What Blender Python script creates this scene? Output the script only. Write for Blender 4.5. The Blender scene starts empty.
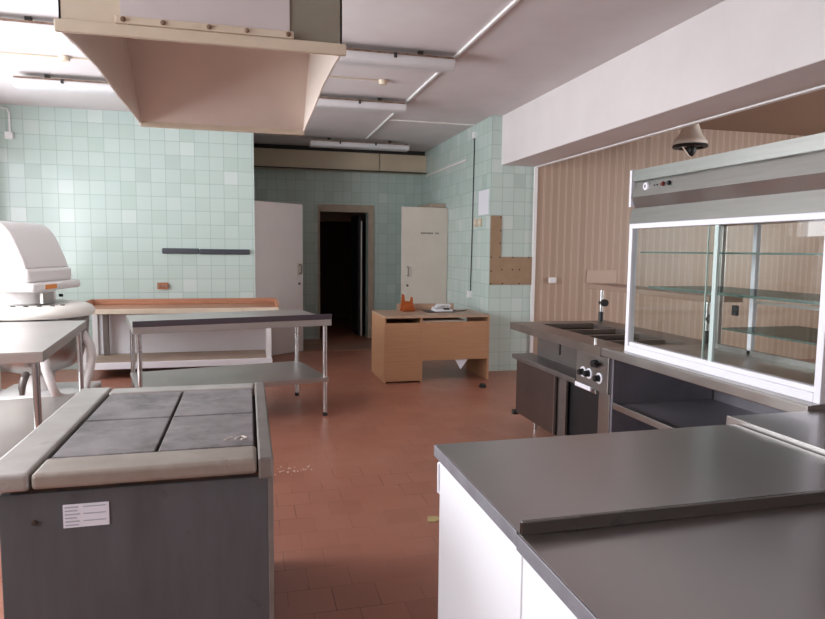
import bpy, bmesh, math, random
from mathutils import Vector, Matrix
random.seed(7)
PI = math.pi
S = bpy.context.scene
COL = S.collection

# ------------------------------------------------------------------ helpers
def lin(h):
    h = h.lstrip('#')
    r = []
    for i in (0, 2, 4):
        c = int(h[i:i+2], 16)/255
        r.append(c/12.92 if c <= .04045 else ((c+.055)/1.055)**2.4)
    return (*r, 1.0)

class MB:
    """collects shapes into one bmesh"""
    def __init__(s): s.bm = bmesh.new()
    def box(s, x0, x1, y0, y1, z0, z1):
        v = [s.bm.verts.new((x, y, z)) for z in (z0, z1) for x, y in ((x0, y0), (x1, y0), (x1, y1), (x0, y1))]
        for f in ((3, 2, 1, 0), (4, 5, 6, 7), (0, 1, 5, 4), (1, 2, 6, 5), (2, 3, 7, 6), (3, 0, 4, 7)):
            s.bm.faces.new([v[i] for i in f])
        return s
    def hexa(s, bottom, top):
        v = [s.bm.verts.new(p) for p in list(bottom)+list(top)]
        for f in ((3, 2, 1, 0), (4, 5, 6, 7), (0, 1, 5, 4), (1, 2, 6, 5), (2, 3, 7, 6), (3, 0, 4, 7)):
            s.bm.faces.new([v[i] for i in f])
        bmesh.ops.recalc_face_normals(s.bm, faces=s.bm.faces[:])
        return s
    def prism(s, pts, fn0, fn1):
        """pts: 2D outline; fn0/fn1 map (a,b) -> 3D for both ends"""
        a = [s.bm.verts.new(fn0(*p)) for p in pts]
        b = [s.bm.verts.new(fn1(*p)) for p in pts]
        n = len(pts)
        s.bm.faces.new(a); s.bm.faces.new(b[::-1])
        for i in range(n): s.bm.faces.new((a[i], b[i], b[(i+1) % n], a[(i+1) % n]))
        bmesh.ops.recalc_face_normals(s.bm, faces=s.bm.faces[:])
        return s
    def tube(s, path, r, n=12, cap=True):
        path = [Vector(p) for p in path]
        rings = []
        up = None
        for i, p in enumerate(path):
            if i == 0: d = path[1]-p
            elif i == len(path)-1: d = p-path[i-1]
            else: d = (path[i+1]-p).normalized()+(p-path[i-1]).normalized()
            d.normalize()
            if up is None: up = Vector((0, 0, 1)) if abs(d.z) < .9 else Vector((1, 0, 0))
            a = d.cross(up).normalized(); b = a.cross(d).normalized(); up = b
            rr = r[i] if isinstance(r, (list, tuple)) else r
            rings.append([s.bm.verts.new(p+a*math.cos(2*PI*k/n)*rr+b*math.sin(2*PI*k/n)*rr) for k in range(n)])
        for q in range(len(rings)-1):
            for k in range(n):
                s.bm.faces.new((rings[q][k], rings[q][(k+1) % n], rings[q+1][(k+1) % n], rings[q+1][k]))
        if cap:
            s.bm.faces.new(rings[0][::-1]); s.bm.faces.new(rings[-1])
        bmesh.ops.recalc_face_normals(s.bm, faces=s.bm.faces[:])
        return s
    def lathe(s, prof, c, n=40, axis='z', sx=1, sy=1):
        """prof: (r, h) list, revolved about an axis through c"""
        c = Vector(c)
        def P(r, h, t):
            x, y = r*math.cos(t)*sx, r*math.sin(t)*sy
            if axis == 'z': return c+Vector((x, y, h))
            if axis == 'x': return c+Vector((h, x, y))
            return c+Vector((x, h, y))
        rings = []
        for r, h in prof:
            rings.append([s.bm.verts.new(P(0, h, 0))] if r < 1e-6 else [s.bm.verts.new(P(r, h, 2*PI*k/n)) for k in range(n)])
        for q in range(len(rings)-1):
            A, B = rings[q], rings[q+1]
            for k in range(n):
                if len(A) == 1 and len(B) == 1: continue
                if len(A) == 1: s.bm.faces.new((A[0], B[k], B[(k+1) % n]))
                elif len(B) == 1: s.bm.faces.new((A[k], A[(k+1) % n], B[0]))
                else: s.bm.faces.new((A[k], A[(k+1) % n], B[(k+1) % n], B[k]))
        bmesh.ops.recalc_face_normals(s.bm, faces=s.bm.faces[:])
        return s

def root_of(o):
    while o.parent: o = o.parent
    return o

def obj(name, mb, mat, parent=None, bev=0, smooth=False, local=False, seg=2):
    """links the shapes as ONE mesh object; coordinates are world unless local"""
    me = bpy.data.meshes.new(name)
    bm = mb.bm
    if parent is not None and not local:
        bmesh.ops.translate(bm, verts=bm.verts[:], vec=-root_of(parent).location)
    bm.to_mesh(me); bm.free()
    me.materials.append(mat)
    o = bpy.data.objects.new(name, me); COL.objects.link(o)
    if smooth:
        me.shade_smooth(); me.set_sharp_from_angle(angle=math.radians(38))
    if bev:
        m = o.modifiers.new('bevel', 'BEVEL'); m.width = bev; m.segments = seg
        m.limit_method = 'ANGLE'; m.angle_limit = math.radians(40)
    if parent is not None: o.parent = parent
    return o

def struct(name, mb, mat, bev=0, parent=None):
    o = obj(name, mb, mat, parent, bev)
    if parent is None: o['kind'] = 'structure'
    return o

def tag(o, label, cat, group=None, kind=None):
    o['label'] = label; o['category'] = cat
    if group: o['group'] = group
    if kind: o['kind'] = kind
    return o

def thing(name, label, cat, loc, rz=0, group=None):
    o = bpy.data.objects.new(name, None); COL.objects.link(o)
    o.empty_display_size = .1
    o.location = loc; o.rotation_euler = (0, 0, rz)
    return tag(o, label, cat, group)

def single(name, mb, mat, label, cat, bev=0, smooth=False, group=None, kind=None):
    """a thing that is one mesh, its origin under its middle"""
    bm = mb.bm
    xs = [v.co.x for v in bm.verts]; ys = [v.co.y for v in bm.verts]; zs = [v.co.z for v in bm.verts]
    c = Vector(((min(xs)+max(xs))/2, (min(ys)+max(ys))/2, min(zs)))
    bmesh.ops.translate(bm, verts=bm.verts[:], vec=-c)
    o = obj(name, mb, mat, None, bev, smooth)
    o.location = c
    return tag(o, label, cat, group, kind)

def copy_tree(o, parent=None):
    c = o.copy(); COL.objects.link(c)
    if parent: c.parent = parent
    for ch in list(o.children): copy_tree(ch, c)
    return c

# ------------------------------------------------------------------ materials
class NT:
    def __init__(s, name):
        s.m = bpy.data.materials.new(name); s.m.use_nodes = True
        s.t = s.m.node_tree; s.t.nodes.clear()
        s.out = s.n('ShaderNodeOutputMaterial')
        s.b = s.n('ShaderNodeBsdfPrincipled')
        s.l(s.b.outputs[0], s.out.inputs[0])
    def n(s, t): return s.t.nodes.new(t)
    def l(s, a, b): s.t.links.new(a, b)
    def val(s, sock, v):
        if hasattr(v, 'links') or isinstance(v, bpy.types.NodeSocket): s.l(v, sock)
        else: sock.default_value = v
    def math(s, op, a, b=0., c=0.):
        n = s.n('ShaderNodeMath'); n.operation = op
        s.val(n.inputs[0], a); s.val(n.inputs[1], b); s.val(n.inputs[2], c)
        return n.outputs[0]
    def mix(s, f, a, b, blend='MIX'):
        n = s.n('ShaderNodeMix'); n.data_type = 'RGBA'; n.blend_type = blend
        s.val(n.inputs[0], f); s.val(n.inputs[6], a); s.val(n.inputs[7], b)
        return n.outputs[2]
    def coord(s): return s.n('ShaderNodeTexCoord').outputs['Object']
    def noise(s, vec, scale, detail=4, rough=.6, stretch=None):
        if stretch:
            mp = s.n('ShaderNodeMapping'); s.l(vec, mp.inputs[0]); mp.inputs['Scale'].default_value = stretch; vec = mp.outputs[0]
        n = s.n('ShaderNodeTexNoise'); s.l(vec, n.inputs['Vector'])
        n.inputs['Scale'].default_value = scale; n.inputs['Detail'].default_value = detail; n.inputs['Roughness'].default_value = rough
        return n.outputs['Fac']
    def ramp(s, f, stops):
        n = s.n('ShaderNodeValToRGB'); s.l(f, n.inputs[0])
        e = n.color_ramp.elements
        while len(e) < len(stops): e.new(.5)
        for i, (p, c) in enumerate(stops): e[i].position = p; e[i].color = c
        return n.outputs[0]
    def step(s, f, lo, hi):
        n = s.n('ShaderNodeMapRange'); s.l(f, n.inputs[0])
        n.inputs[1].default_value = lo; n.inputs[2].default_value = hi
        return n.outputs[0]
    def bump(s, h, strength=.3, dist=.002):
        n = s.n('ShaderNodeBump'); n.inputs['Strength'].default_value = strength; n.inputs['Distance'].default_value = dist
        s.l(h, n.inputs['Height']); s.l(n.outputs[0], s.b.inputs['Normal'])

def pbr(name, col, rough=.5, metal=0., col2=None, scale=6., stretch=None, spec=.5, dirt=None, dirt_lo=.6, dirt_hi=.8, dirt_scale=9.):
    k = NT(name); b = k.b
    b.inputs['Metallic'].default_value = metal; b.inputs['Roughness'].default_value = rough
    b.inputs['Specular IOR Level'].default_value = spec
    c = lin(col)
    if col2 or dirt:
        v = k.coord()
        if col2:
            c = k.mix(k.step(k.noise(v, scale, stretch=stretch), .3, .7), c, lin(col2))
        if dirt:
            c = k.mix(k.step(k.noise(v, dirt_scale, 6, .7), dirt_lo, dirt_hi), c, lin(dirt))
        k.l(c, b.inputs['Base Color'])
    else: b.inputs['Base Color'].default_value = c
    return k.m

def steel(name, col='b4b1ae', rough=.3, rough2=.42, brush=(1, 1, 1), scale=5., spots=None):
    k = NT(name); b = k.b; v = k.coord()
    b.inputs['Metallic'].default_value = 1.
    n = k.noise(v, scale, 2, .5, brush)
    mr = k.n('ShaderNodeMapRange'); k.l(n, mr.inputs[0]); mr.inputs[1].default_value = .3; mr.inputs[2].default_value = .7
    mr.inputs[3].default_value = rough; mr.inputs[4].default_value = rough2
    k.l(mr.outputs[0], b.inputs['Roughness'])
    c = k.mix(k.step(n, .25, .75), lin(col), tuple(x*.86 for x in lin(col)[:3])+(1,))
    if spots: c = k.mix(k.step(k.noise(v, 40, 3), .66, .74), c, lin(spots))
    k.l(c, b.inputs['Base Color'])
    return k.m

def tiles(name, ax, size, phase, stops, grout, gw, rough, stagger=0., grout_noise=False, dirt=None, bump=.3, spec=.5):
    k = NT(name); b = k.b; co = k.coord()
    sp = k.n('ShaderNodeSeparateXYZ'); k.l(co, sp.inputs[0])
    u = k.math('DIVIDE', k.math('SUBTRACT', sp.outputs[ax[0]], phase[0]), size[0])
    v = k.math('DIVIDE', k.math('SUBTRACT', sp.outputs[ax[1]], phase[1]), size[1])
    fv = k.math('FLOOR', v)
    if stagger:
        u = k.math('ADD', u, k.math('MULTIPLY', k.math('FLOORED_MODULO', fv, 2.), stagger))
    fu = k.math('FLOOR', u)
    cb = k.n('ShaderNodeCombineXYZ'); k.l(fu, cb.inputs[0]); k.l(fv, cb.inputs[1])
    wn = k.n('ShaderNodeTexWhiteNoise'); wn.noise_dimensions = '3D'; k.l(cb.outputs[0], wn.inputs['Vector'])
    col = k.ramp(wn.outputs['Value'], stops)
    du = k.math('MULTIPLY', k.math('PINGPONG', u, .5), size[0])
    dv = k.math('MULTIPLY', k.math('PINGPONG', v, .5), size[1])
    g = k.math('LESS_THAN', k.math('MINIMUM', du, dv), gw)
    gf = g
    if grout_noise: gf = k.math('MULTIPLY', g, k.step(k.noise(co, 2.2, 3), .42, .62))
    if dirt:
        col = k.mix(k.math('MULTIPLY', k.step(k.noise(co, 1.3, 6, .65), .45, .75), dirt[1]), col, lin(dirt[0]))
    col = k.mix(gf, col, lin(grout))
    k.l(col, b.inputs['Base Color'])
    b.inputs['Specular IOR Level'].default_value = spec
    rn = k.n('ShaderNodeMapRange'); k.l(k.noise(co, 3., 4), rn.inputs[0]); rn.inputs[3].default_value = rough-.06; rn.inputs[4].default_value = rough+.12
    k.l(rn.outputs[0], b.inputs['Roughness'])
    k.bump(k.math('SUBTRACT', 1., gf), bump, .002)
    return k.m

MINT = [(0, lin('b4c4bd')), (.35, lin('b9c8c2')), (.6, lin('bccbc5')), (.85, lin('b7c7c2')), (.95, lin('c6d0cc')), (1, lin('aebeb8'))]
M = {}
M['tile_l'] = tiles('mint_tile_long_wall', (0, 2), (.17, .167), (-2.66, 1.09), MINT, '9fafa9', .0032, .16)
M['tile_b'] = tiles('mint_tile_back', (0, 2), (.15, .167), (.0, 1.07), MINT, '9fb0a8', .003, .2)
M['tile_r'] = tiles('mint_tile_side', (1, 2), (.15, .167), (7.3, 1.07), MINT, '9fb0a8', .003, .2)
M['tile_s'] = tiles('mint_tile_pier', (0, 2), (.147, .167), (2.98, 1.07), MINT, '9fafa9', .0032, .2)
M['floor'] = tiles('red_floor_tile', (0, 1), (.19, .19), (.05, .03),
    [(0, lin('9b6553')), (.4, lin('9f6856')), (.75, lin('a06a57')), (1, lin('976250'))], '6d4031', .0022, .33, .5, True, ('aa7d6a', .5), .12, .45)
M['ceil'] = pbr('ceiling_paint', 'dcd5d6', .9, col2='d2cacb', scale=1.5)
M['beam'] = pbr('beam_paint', 'ddd6d6', .7, col2='d6cfcf', scale=2)
M['plaster'] = pbr('plain_plaster', 'cfcac4', .8)
M['white'] = pbr('white_paint', 'e6e4e4', .45)
M['trim'] = pbr('trim_white', 'ddd8d4', .5)
M['door'] = pbr('door_paint', 'e0d6d4', .5, col2='d8cdcb', scale=2)
M['door_cream'] = pbr('door_cream_paint', 'cfc6ba', .5, col2='c6bcb0', scale=2)
M['casing'] = pbr('door_casing_paint', 'b3a291', .55, col2='a59381')
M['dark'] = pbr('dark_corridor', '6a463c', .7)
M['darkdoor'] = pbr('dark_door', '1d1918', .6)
M['black'] = pbr('black_plastic', '17171a', .45)
M['grime'] = pbr('grime', '2a2422', .8, col2='4a3324', scale=30)
M['rubber'] = pbr('rubber', '1c1b1b', .8)
M['cream'] = pbr('cream_sheet_metal', 'd6c8b4', .5, col2='cdbda8', scale=5, dirt='a98c6d', dirt_lo=.62, dirt_hi=.85, dirt_scale=5)
M['cream_in'] = pbr('cream_hood_inside', 'ddd0c6', .5, col2='d6c7bc', scale=3)
M['hood_lav'] = pbr('hood_lavender_sheet', 'cfc6c6', .55, col2='c6bcbc', scale=3)
M['hood_grey'] = pbr('hood_grey_green', '908a7b', .55, col2='847e70', scale=4)
M['duct'] = pbr('duct_cream', 'c9b9a2', .55, col2='bfae96', scale=2)
M['rail'] = pbr('worn_enamel_rail', 'b2aeab', .36, .45, col2='a09b96', scale=7, dirt='7d7166', dirt_lo=.62, dirt_hi=.82)
M['rail_dirty'] = pbr('worn_front_rail', 'a59c93', .4, .45, col2='8f857b', scale=7, dirt='6d5a4a', dirt_lo=.6, dirt_hi=.8)
M['rail_dark'] = pbr('dull_side_rail', '8a8480', .42, .5, col2='77716c', scale=9)
M['plate'] = pbr('cast_hotplate', '8f888b', .42, .15, col2='6e686a', scale=7, dirt='3f3a3b', dirt_lo=.48, dirt_hi=.72, dirt_scale=5)
M['panel'] = pbr('grey_enamel_panel', '57585c', .42, 0, col2='4b4b4e', scale=4, stretch=(3, 3, .5), dirt='3d3833', dirt_lo=.62, dirt_hi=.8, dirt_scale=14)
M['paper'] = pbr('paper', 'dcdae2', .8)
M['ink'] = pbr('faded_ink', 'a9a8b4', .8)
M['steel'] = steel('stainless_steel', 'b2aeab', .3, .4)
M['steel_top'] = steel('worktop_steel', 'b9b6b6', .28, .32, (1, 1, 1), 1.2)
M['steel_dk'] = pbr('dull_dark_steel', '79726f', .38, .6, col2='6c6664', scale=4)
M['bay'] = pbr('bluish_bay_sheet', '8a858c', .4, .35, col2='7b767e', scale=4)
M['steel_hood'] = steel('brushed_case_steel', 'a9aaa6', .3, .4, (.4, .4, 6), 8)
M['steel_edge'] = steel('upstand_steel', '7f7d7c', .22, .3)
M['chrome'] = steel('chrome_tube', 'd0d0d2', .22, .28)
M['shade'] = pbr('aged_white_shade', 'e8dfd4', .35)
M['table'] = steel('table_steel', 'cfcbc8', .38, .46, (1, 1, 1), 1.2)
M['edge'] = pbr('window_sheen_edge_metal', '9d9ba3', .4, .5, col2='8a8890', scale=12)  # paler and bluer than the worktop: window reflection put into the colour
M['rust'] = pbr('rusty_channel', '9c8878', .7, .3, col2='6e4a36', scale=20)
M['alu'] = pbr('white_aluminium', 'e4e2ea', .4)
M['cabinet'] = pbr('white_cabinet_enamel', 'e9e9ee', .35)
M['desk'] = pbr('beech_board', 'ae8262', .45, col2='a27757', scale=4, stretch=(1, 1, 14))
M['desk_top'] = pbr('beech_board_top', 'ad8f79', .4, col2='a38570', scale=4, stretch=(1, 14, 14))
M['wood'] = pbr('pastry_board', 'b98468', .5, col2='a67053', scale=5, stretch=(1, 12, 12))
M['orange_wood'] = pbr('varnished_orange_wood', 'a04f20', .35, col2='873f17', scale=9)
M['mixer'] = pbr('mixer_enamel', 'dedad9', .3)
M['ring'] = pbr('mixer_bowl_guard', 'd8d3cc', .4)
M['orange'] = pbr('orange_plate', 'd3813c', .5)
M['brown_plug'] = pbr('brown_bakelite', 'a5694a', .45)
M['board'] = pbr('bare_plywood', '9a8066', .7, col2='8d745b', scale=6)
M['lamp'] = pbr('opal_diffuser', 'd3d0d2', .4, col2='c9c6c8', scale=3)
M['gap'] = pbr('shadow_gap_metal', '35322f', .7)
M['shelf_wood'] = pbr('brown_shelf', '8d7567', .35)
M['crumb'] = pbr('plaster_crumbs', 'd8cfc8', .9)
M['yellow'] = pbr('yellowed_scrap', 'b5a374', .9)
M['red'] = pbr('red_indicator', '6b2a22', .3)
M['phone'] = pbr('phone_grey', 'c9c8cb', .4)
M['frame'] = pbr('window_frame_paint', 'e4e2e0', .5)

def planks(name):
    k = NT(name); b = k.b; co = k.coord()
    sp = k.n('ShaderNodeSeparateXYZ'); k.l(co, sp.inputs[0])
    u = k.math('DIVIDE', k.math('SUBTRACT', sp.outputs[0], 3.43), .098)
    fu = k.math('FLOOR', u)
    wn = k.n('ShaderNodeTexWhiteNoise'); wn.noise_dimensions = '1D'; k.l(fu, wn.inputs['W'])
    col = k.ramp(wn.outputs['Value'], [(0, lin('a48b79')), (.5, lin('aa917f')), (1, lin('9f8674'))])
    d = k.math('MULTIPLY', k.math('PINGPONG', u, .5), .098)
    hi = k.math('LESS_THAN', d, .011); lo = k.math('LESS_THAN', d, .0025)  # wide pale bands paint the groove highlights; thin dark line is the joint
    col = k.mix(hi, col, lin('c9b19e')); col = k.mix(lo, col, lin('6b5547'))
    k.l(col, b.inputs['Base Color']); b.inputs['Roughness'].default_value = .45
    k.bump(k.math('SUBTRACT', 1., hi), .4, .003)
    return k.m
M['planks'] = planks('brown_plank_panelling')
M['brown_ceil'] = pbr('brown_recess_ceiling', '8b7361', .6)

def glass(name, tint, refl=1.):
    k = NT(name); k.t.nodes.remove(k.b)
    tr = k.n('ShaderNodeBsdfTransparent'); tr.inputs[0].default_value = tint
    gl = k.n('ShaderNodeBsdfGlossy'); gl.inputs['Roughness'].default_value = .02; gl.inputs[0].default_value = (1, 1, 1, 1)
    fr = k.n('ShaderNodeFresnel'); fr.inputs[0].default_value = 1.5
    ge = k.n('ShaderNodeNewGeometry')   # reflect once per sheet: only on the face where the ray enters the glass
    mx = k.n('ShaderNodeMixShader'); k.l(k.math('MULTIPLY', k.math('MULTIPLY', fr.outputs[0], refl), k.math('SUBTRACT', 1., ge.outputs['Backfacing'])), mx.inputs[0]); k.l(tr.outputs[0], mx.inputs[1]); k.l(gl.outputs[0], mx.inputs[2])
    k.l(mx.outputs[0], k.out.inputs[0])
    return k.m
M['glass'] = glass('case_glass', (.965, .98, .97, 1))
M['glass_edge'] = pbr('green_glass_edge', 'c3d3d0', .2, 0, spec=.8)
M['glass_shelf'] = glass('green_glass_shelf', (.30, .40, .385, 1), .35)

# ------------------------------------------------------------------ the setting
CZ = 3.08
XW = -3.0
struct('floor', MB().box(XW-.3, 9.4, -3.2, 14.2, -.1, 0), M['floor'])
struct('ceiling', MB().box(XW-.3, 3.3, -3.2, 14.2, CZ, CZ+.15), M['ceil'])
struct('trim_1', MB().box(3.3, 9.4, -3.2, 7.5, CZ, CZ+.15), M['brown_ceil'])     # ceiling over the serving side
struct('wall_left', MB().box(XW-.2, .085, 8.4, 8.62, 0, CZ), M['tile_l'])
struct('wall_alcove', MB().box(-.12, .085, 8.62, 10.5, 0, CZ), M['tile_r'])
dx0, dx1, dz = 1.13, 1.925, 2.08
struct('wall_back', MB().box(-.12, dx0, 10.5, 10.7, 0, CZ).box(dx1, 3.1, 10.5, 10.7, 0, CZ).box(dx0, dx1, 10.5, 10.7, dz, CZ), M['tile_b'])
struct('wall_right', MB().box(2.83, 3.09, 7.305, 10.5, 0, CZ), M['tile_r'])
struct('wall_pier', MB().box(2.831, 3.41, 7.30, 7.5, 0, CZ), M['tile_s'])
struct('wall_serving', MB().box(3.41, 9.4, 7.30, 7.5, 0, CZ), M['planks'])
struct('wall_dining', MB().box(9.2, 9.4, -3.2, 7.3, 0, .9).box(9.2, 9.4, -3.2, 7.3, 2.7, CZ).box(9.2, 9.4, -3.2, .5, .9, 2.7).box(9.2, 9.4, 5.0, 7.3, .9, 2.7), M['plaster'])
f = MB()
for y in (.5, 2.0, 3.5, 4.95): f.box(9.28, 9.34, y, y+.05, .9, 2.7)
f.box(9.28, 9.34, .5, 5, .9, .95).box(9.28, 9.34, .5, 5, 2.65, 2.7)
struct('window_4', f, M['frame'])
struct('wall_near', MB().box(XW-.3, 9.4, -3.2, -3.0, 0, CZ), M['plaster'])
# window wall on the left, three openings
WZ0, WZ1 = .95, 2.75
WINS = [(.1, 1.75), (3.3, 5.1), (5.6, 7.4)]
w = MB()
ys = [-3.0]
for a, b in WINS: ys += [a, b]
ys.append(8.62)
for i in range(0, len(ys), 2): w.box(XW-.25, XW, ys[i], ys[i+1], 0, CZ)
for a, b in WINS: w.box(XW-.25, XW, a, b, 0, WZ0).box(XW-.25, XW, a, b, WZ1, CZ)
struct('wall_window_side', w, M['plaster'])
for i, (a, b) in enumerate(WINS):
    f = MB()
    x0, x1 = XW-.16, XW-.09
    f.box(x0, x1, a, b, WZ0, WZ0+.06).box(x0, x1, a, b, WZ1-.06, WZ1).box(x0, x1, a, a+.06, WZ0, WZ1).box(x0, x1, b-.06, b, WZ0, WZ1)
    m_ = (a+b)/2
    f.box(x0, x1, m_-.035, m_+.035, WZ0, WZ1)
    fo = struct('window_%d' % (i+1), f, M['frame'])
# beam over the serving counter, its white edging, and the vertical edging of the opening
struct('beam', MB().box(2.955, 3.41, -3.0, 7.3, 2.50, CZ), M['beam'], .006)
struct('trim_2', MB().box(3.39, 3.43, -3.0, 7.3, 2.488, 2.515), M['white'])
struct('trim_3', MB().box(3.385, 3.425, 7.275, 7.31, 0, 2.49), M['white'])
# doorway casing and corridor
struct('trim_4', MB().box(dx0-.03, 2.02, 10.47, 10.52, dz, dz+.12).box(dx1, 2.02, 10.47, 10.52, 0, dz).box(dx0-.03, dx0, 10.47, 10.52, 0, dz), M['casing'], .004)
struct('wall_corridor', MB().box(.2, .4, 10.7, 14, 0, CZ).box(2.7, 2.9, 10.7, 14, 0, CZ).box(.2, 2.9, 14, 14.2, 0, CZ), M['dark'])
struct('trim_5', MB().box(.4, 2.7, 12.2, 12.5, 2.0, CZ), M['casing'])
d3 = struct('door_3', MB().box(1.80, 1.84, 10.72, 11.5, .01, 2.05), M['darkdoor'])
obj('door_edge', MB().box(1.842, 1.862, 10.712, 10.72, .01, 1.95), M['trim'], d3)
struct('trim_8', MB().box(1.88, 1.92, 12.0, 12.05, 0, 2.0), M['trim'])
struct('trim_6', MB().box(.775, 1.9, 9.25, 9.95, 0, .006), pbr('worn_threshold', '9a7363', .5, col2='8a6455', scale=9))

# door leaf 1: swung out from behind the end of the tiled wall
def leaf(name, hx, hy, fx, fy, z0, z1, mat, th=.04):
    d = Vector((fx-hx, fy-hy, 0)); n = Vector((-d.y, d.x, 0)).normalized()*th
    a = Vector((hx, hy, 0)); b = Vector((fx, fy, 0))
    q = [a, b, b+n, a+n]
    o = struct(name, MB().hexa([(p.x, p.y, z0) for p in q], [(p.x, p.y, z1) for p in q]), mat, .003)
    return o, d.normalized(), -n.normalized()
def door_hardware(o, h, d, n, zt, zk, plate=True):
    p = h
    def pt(along, out, z): v = Vector((p.x, p.y, z))+d*along+n*out; return v
    if plate:
        a = [pt(-.035, 0, zt-.09), pt(.035, 0, zt-.09), pt(.035, .006, zt-.09), pt(-.035, .006, zt-.09)]
        b = [v+Vector((0, 0, .18)) for v in a]
        obj('handle_plate', MB().hexa(a, b), M['door_cream'], o)
    obj('door_handle', MB().tube([pt(0, .0, zt-.06), pt(0, .045, zt-.06), pt(0, .05, zt-.04), pt(0, .05, zt+.04), pt(0, .045, zt+.06), pt(0, 0, zt+.06)], .009, 8), M['steel_dk'], o, smooth=True)
    c = pt(0, 0, zk)
    obj('keyhole', MB().tube([c, pt(0, .012, zk)], .018, 14), M['steel_dk'], o, smooth=True)
o, d, n = leaf('door_1', .088, 8.735, .755, 9.25, .01, 2.10, M['door'])
door_hardware(o, Vector((.755, 9.25, 0))-d*.07, d, n, 1.19, .985)
o, d, n = leaf('door_2', 2.825, 9.02, 2.14, 9.02, .01, 2.09, M['door_cream'])
n = Vector((0, -1, 0))
door_hardware(o, Vector((2.225, 8.98, 0)), d, n, 1.17, .965, False)
sg = MB()
sx = 2.42
for i, w_ in enumerate((.028, .03, .022, .03, .026, .03, .0, .03, .028)):
    if w_: sg.box(sx, sx+w_*.8, 8.976, 8.981, 1.708, 1.732)
    sx += .031
obj('door_sign_lettering', sg, pbr('sign_lettering', '857d76', .6), o)
struct('trim_7', MB().box(2.58, 2.84, 9.12, 9.9, 2.10, 2.16).box(2.79, 2.84, 9.82, 9.9, 0, 2.1), M['casing'], .01)

# ------------------------------------------------------------------ ducts, conduits and wall fittings
t = thing('ventilation_duct', 'long cream boxed duct running along the back wall above the dark doorway', 'duct', (1.48, 10.2, 2.72))
obj('duct_body', MB().box(.09, 2.05, 10.2, 10.5, 2.725, 3.0), M['duct'], t, .004)
obj('duct_end_section', MB().box(2.062, 2.825, 10.2, 10.5, 2.725, 3.0), M['duct'], t, .004)
obj('duct_shadow_line', MB().box(.09, 2.825, 10.18, 10.2, 2.71, 2.728), M['gap'], t)  # dark strip standing in for the shadow line below the duct
obj('dark_gap_filler', MB().box(.09, 2.825, 10.3, 10.48, 3.0, CZ), M['gap'], t)  # dark box painting the shade in the gap up to the ceiling

def conduit(name, path, r, mat, label, cat='conduit', group=None):
    return single(name, MB().tube(path, r, 8), mat, label, cat, smooth=True, group=group)
single('cable_conduit', MB().box(1.668, 1.693, 2.0, 9.3, 3.06, CZ), M['white'], 'long straight white cable conduit on the ceiling running towards the back wall', 'conduit', .004)
single('cable_conduit', MB().box(1.72, 2.83, 7.9, 7.93, 3.065, CZ), M['trim'], 'short thin white conduit crossing the ceiling to the right tiled wall', 'conduit')
t = thing('ceiling_wire', 'thin ceiling wire with junction box left of the hood', 'wire', (-1.5, 6.15, 3.06))
obj('wire', MB().tube([(-2.4, 6.15, 3.07), (-.7, 6.15, 3.07)], .006, 6), M['duct'], t)
obj('junction_box', MB().lathe([(0, -.03), (.035, -.03), (.045, 0), (.045, .005), (0, .005)], (-1.48, 6.15, 3.07), 16), M['cream'], t, smooth=True)
t = thing('ceiling_wire', 'thin ceiling wire ending in a pale junction box right of the hood', 'wire', (.9, 6.1, 3.06))
obj('wire', MB().tube([(.3, 6.12, 3.072), (1.26, 6.12, 3.072)], .006, 6), M['duct'], t)
obj('junction_box', MB().lathe([(0, -.035), (.035, -.035), (.045, 0), (.045, .005), (0, .005)], (1.26, 6.12, 3.07), 16), M['cream'], t, smooth=True)
t = thing('wall_conduit', 'thin white pipe dropping to a small box high on left tiled wall', 'conduit', (-2.63, 8.38, 2.7))
obj('pipe', MB().tube([(-2.78, 8.385, 3.05), (-2.64, 8.385, 3.03), (-2.62, 8.385, 2.99), (-2.62, 8.385, 2.75)], .012, 8), M['white'], t, smooth=True)
obj('switch_box', MB().box(-2.665, -2.585, 8.34, 8.4, 2.69, 2.77), M['white'], t, .006)
t = thing('magnetic_tool_rail', 'dark grey horizontal tool rail mounted on the left mint tiles', 'rail', (-.5, 8.38, 1.42))
obj('rail_section', MB().box(-1.02, -.59, 8.365, 8.4, 1.402, 1.468), pbr('rail_rubber', '40444b', .5), t, .012)
obj('rail_section', MB().box(-.585, .02, 8.365, 8.4, 1.396, 1.462), pbr('rail_rubber_long', '3a3e45', .5), t, .012)
t = thing('power_outlet', 'brown triple power outlet low on the left mint tiles', 'outlet', (-1.02, 8.38, .96))
obj('outlet_plate', MB().box(-1.085, -.955, 8.37, 8.4, .965, 1.045), M['brown_plug'], t, .006)
for i in range(3):
    obj('socket_face', MB().lathe([(0, -.012), (.014, -.012), (.018, 0), (0, 0)], (-1.06+i*.042, 8.37, 1.005), 14, 'y'), M['shelf_wood'], t, smooth=True)
t = thing('hanging_cable', 'black vertical cable on right tiled wall ending in a white socket', 'cable', (2.815, 8.0, .82))
obj('cable', MB().tube([(2.817, 7.88, 2.93), (2.817, 7.89, 2.2), (2.817, 7.91, 1.4), (2.817, 7.93, .9)], .0065, 8), M['black'], t, smooth=True)
obj('cable_clip', MB().box(2.790, 2.831, 7.84, 7.90, 2.9, 2.98), M['white'], t, .005)
obj('socket', MB().box(2.785, 2.831, 7.90, 7.97, .86, .95), M['white'], t, .006)
single('wall_strip', MB().box(2.815, 2.831, 8.2, 10.2, 2.66, 2.685), M['trim'], 'thin white strip running along the top of the right tiled wall', 'strip')
single('notice_sheet', MB().box(2.823, 2.829, 7.36, 7.70, 1.92, 2.22), M['paper'], 'blank white sheet on the tiled wall right of the black cable', 'paper')
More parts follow.
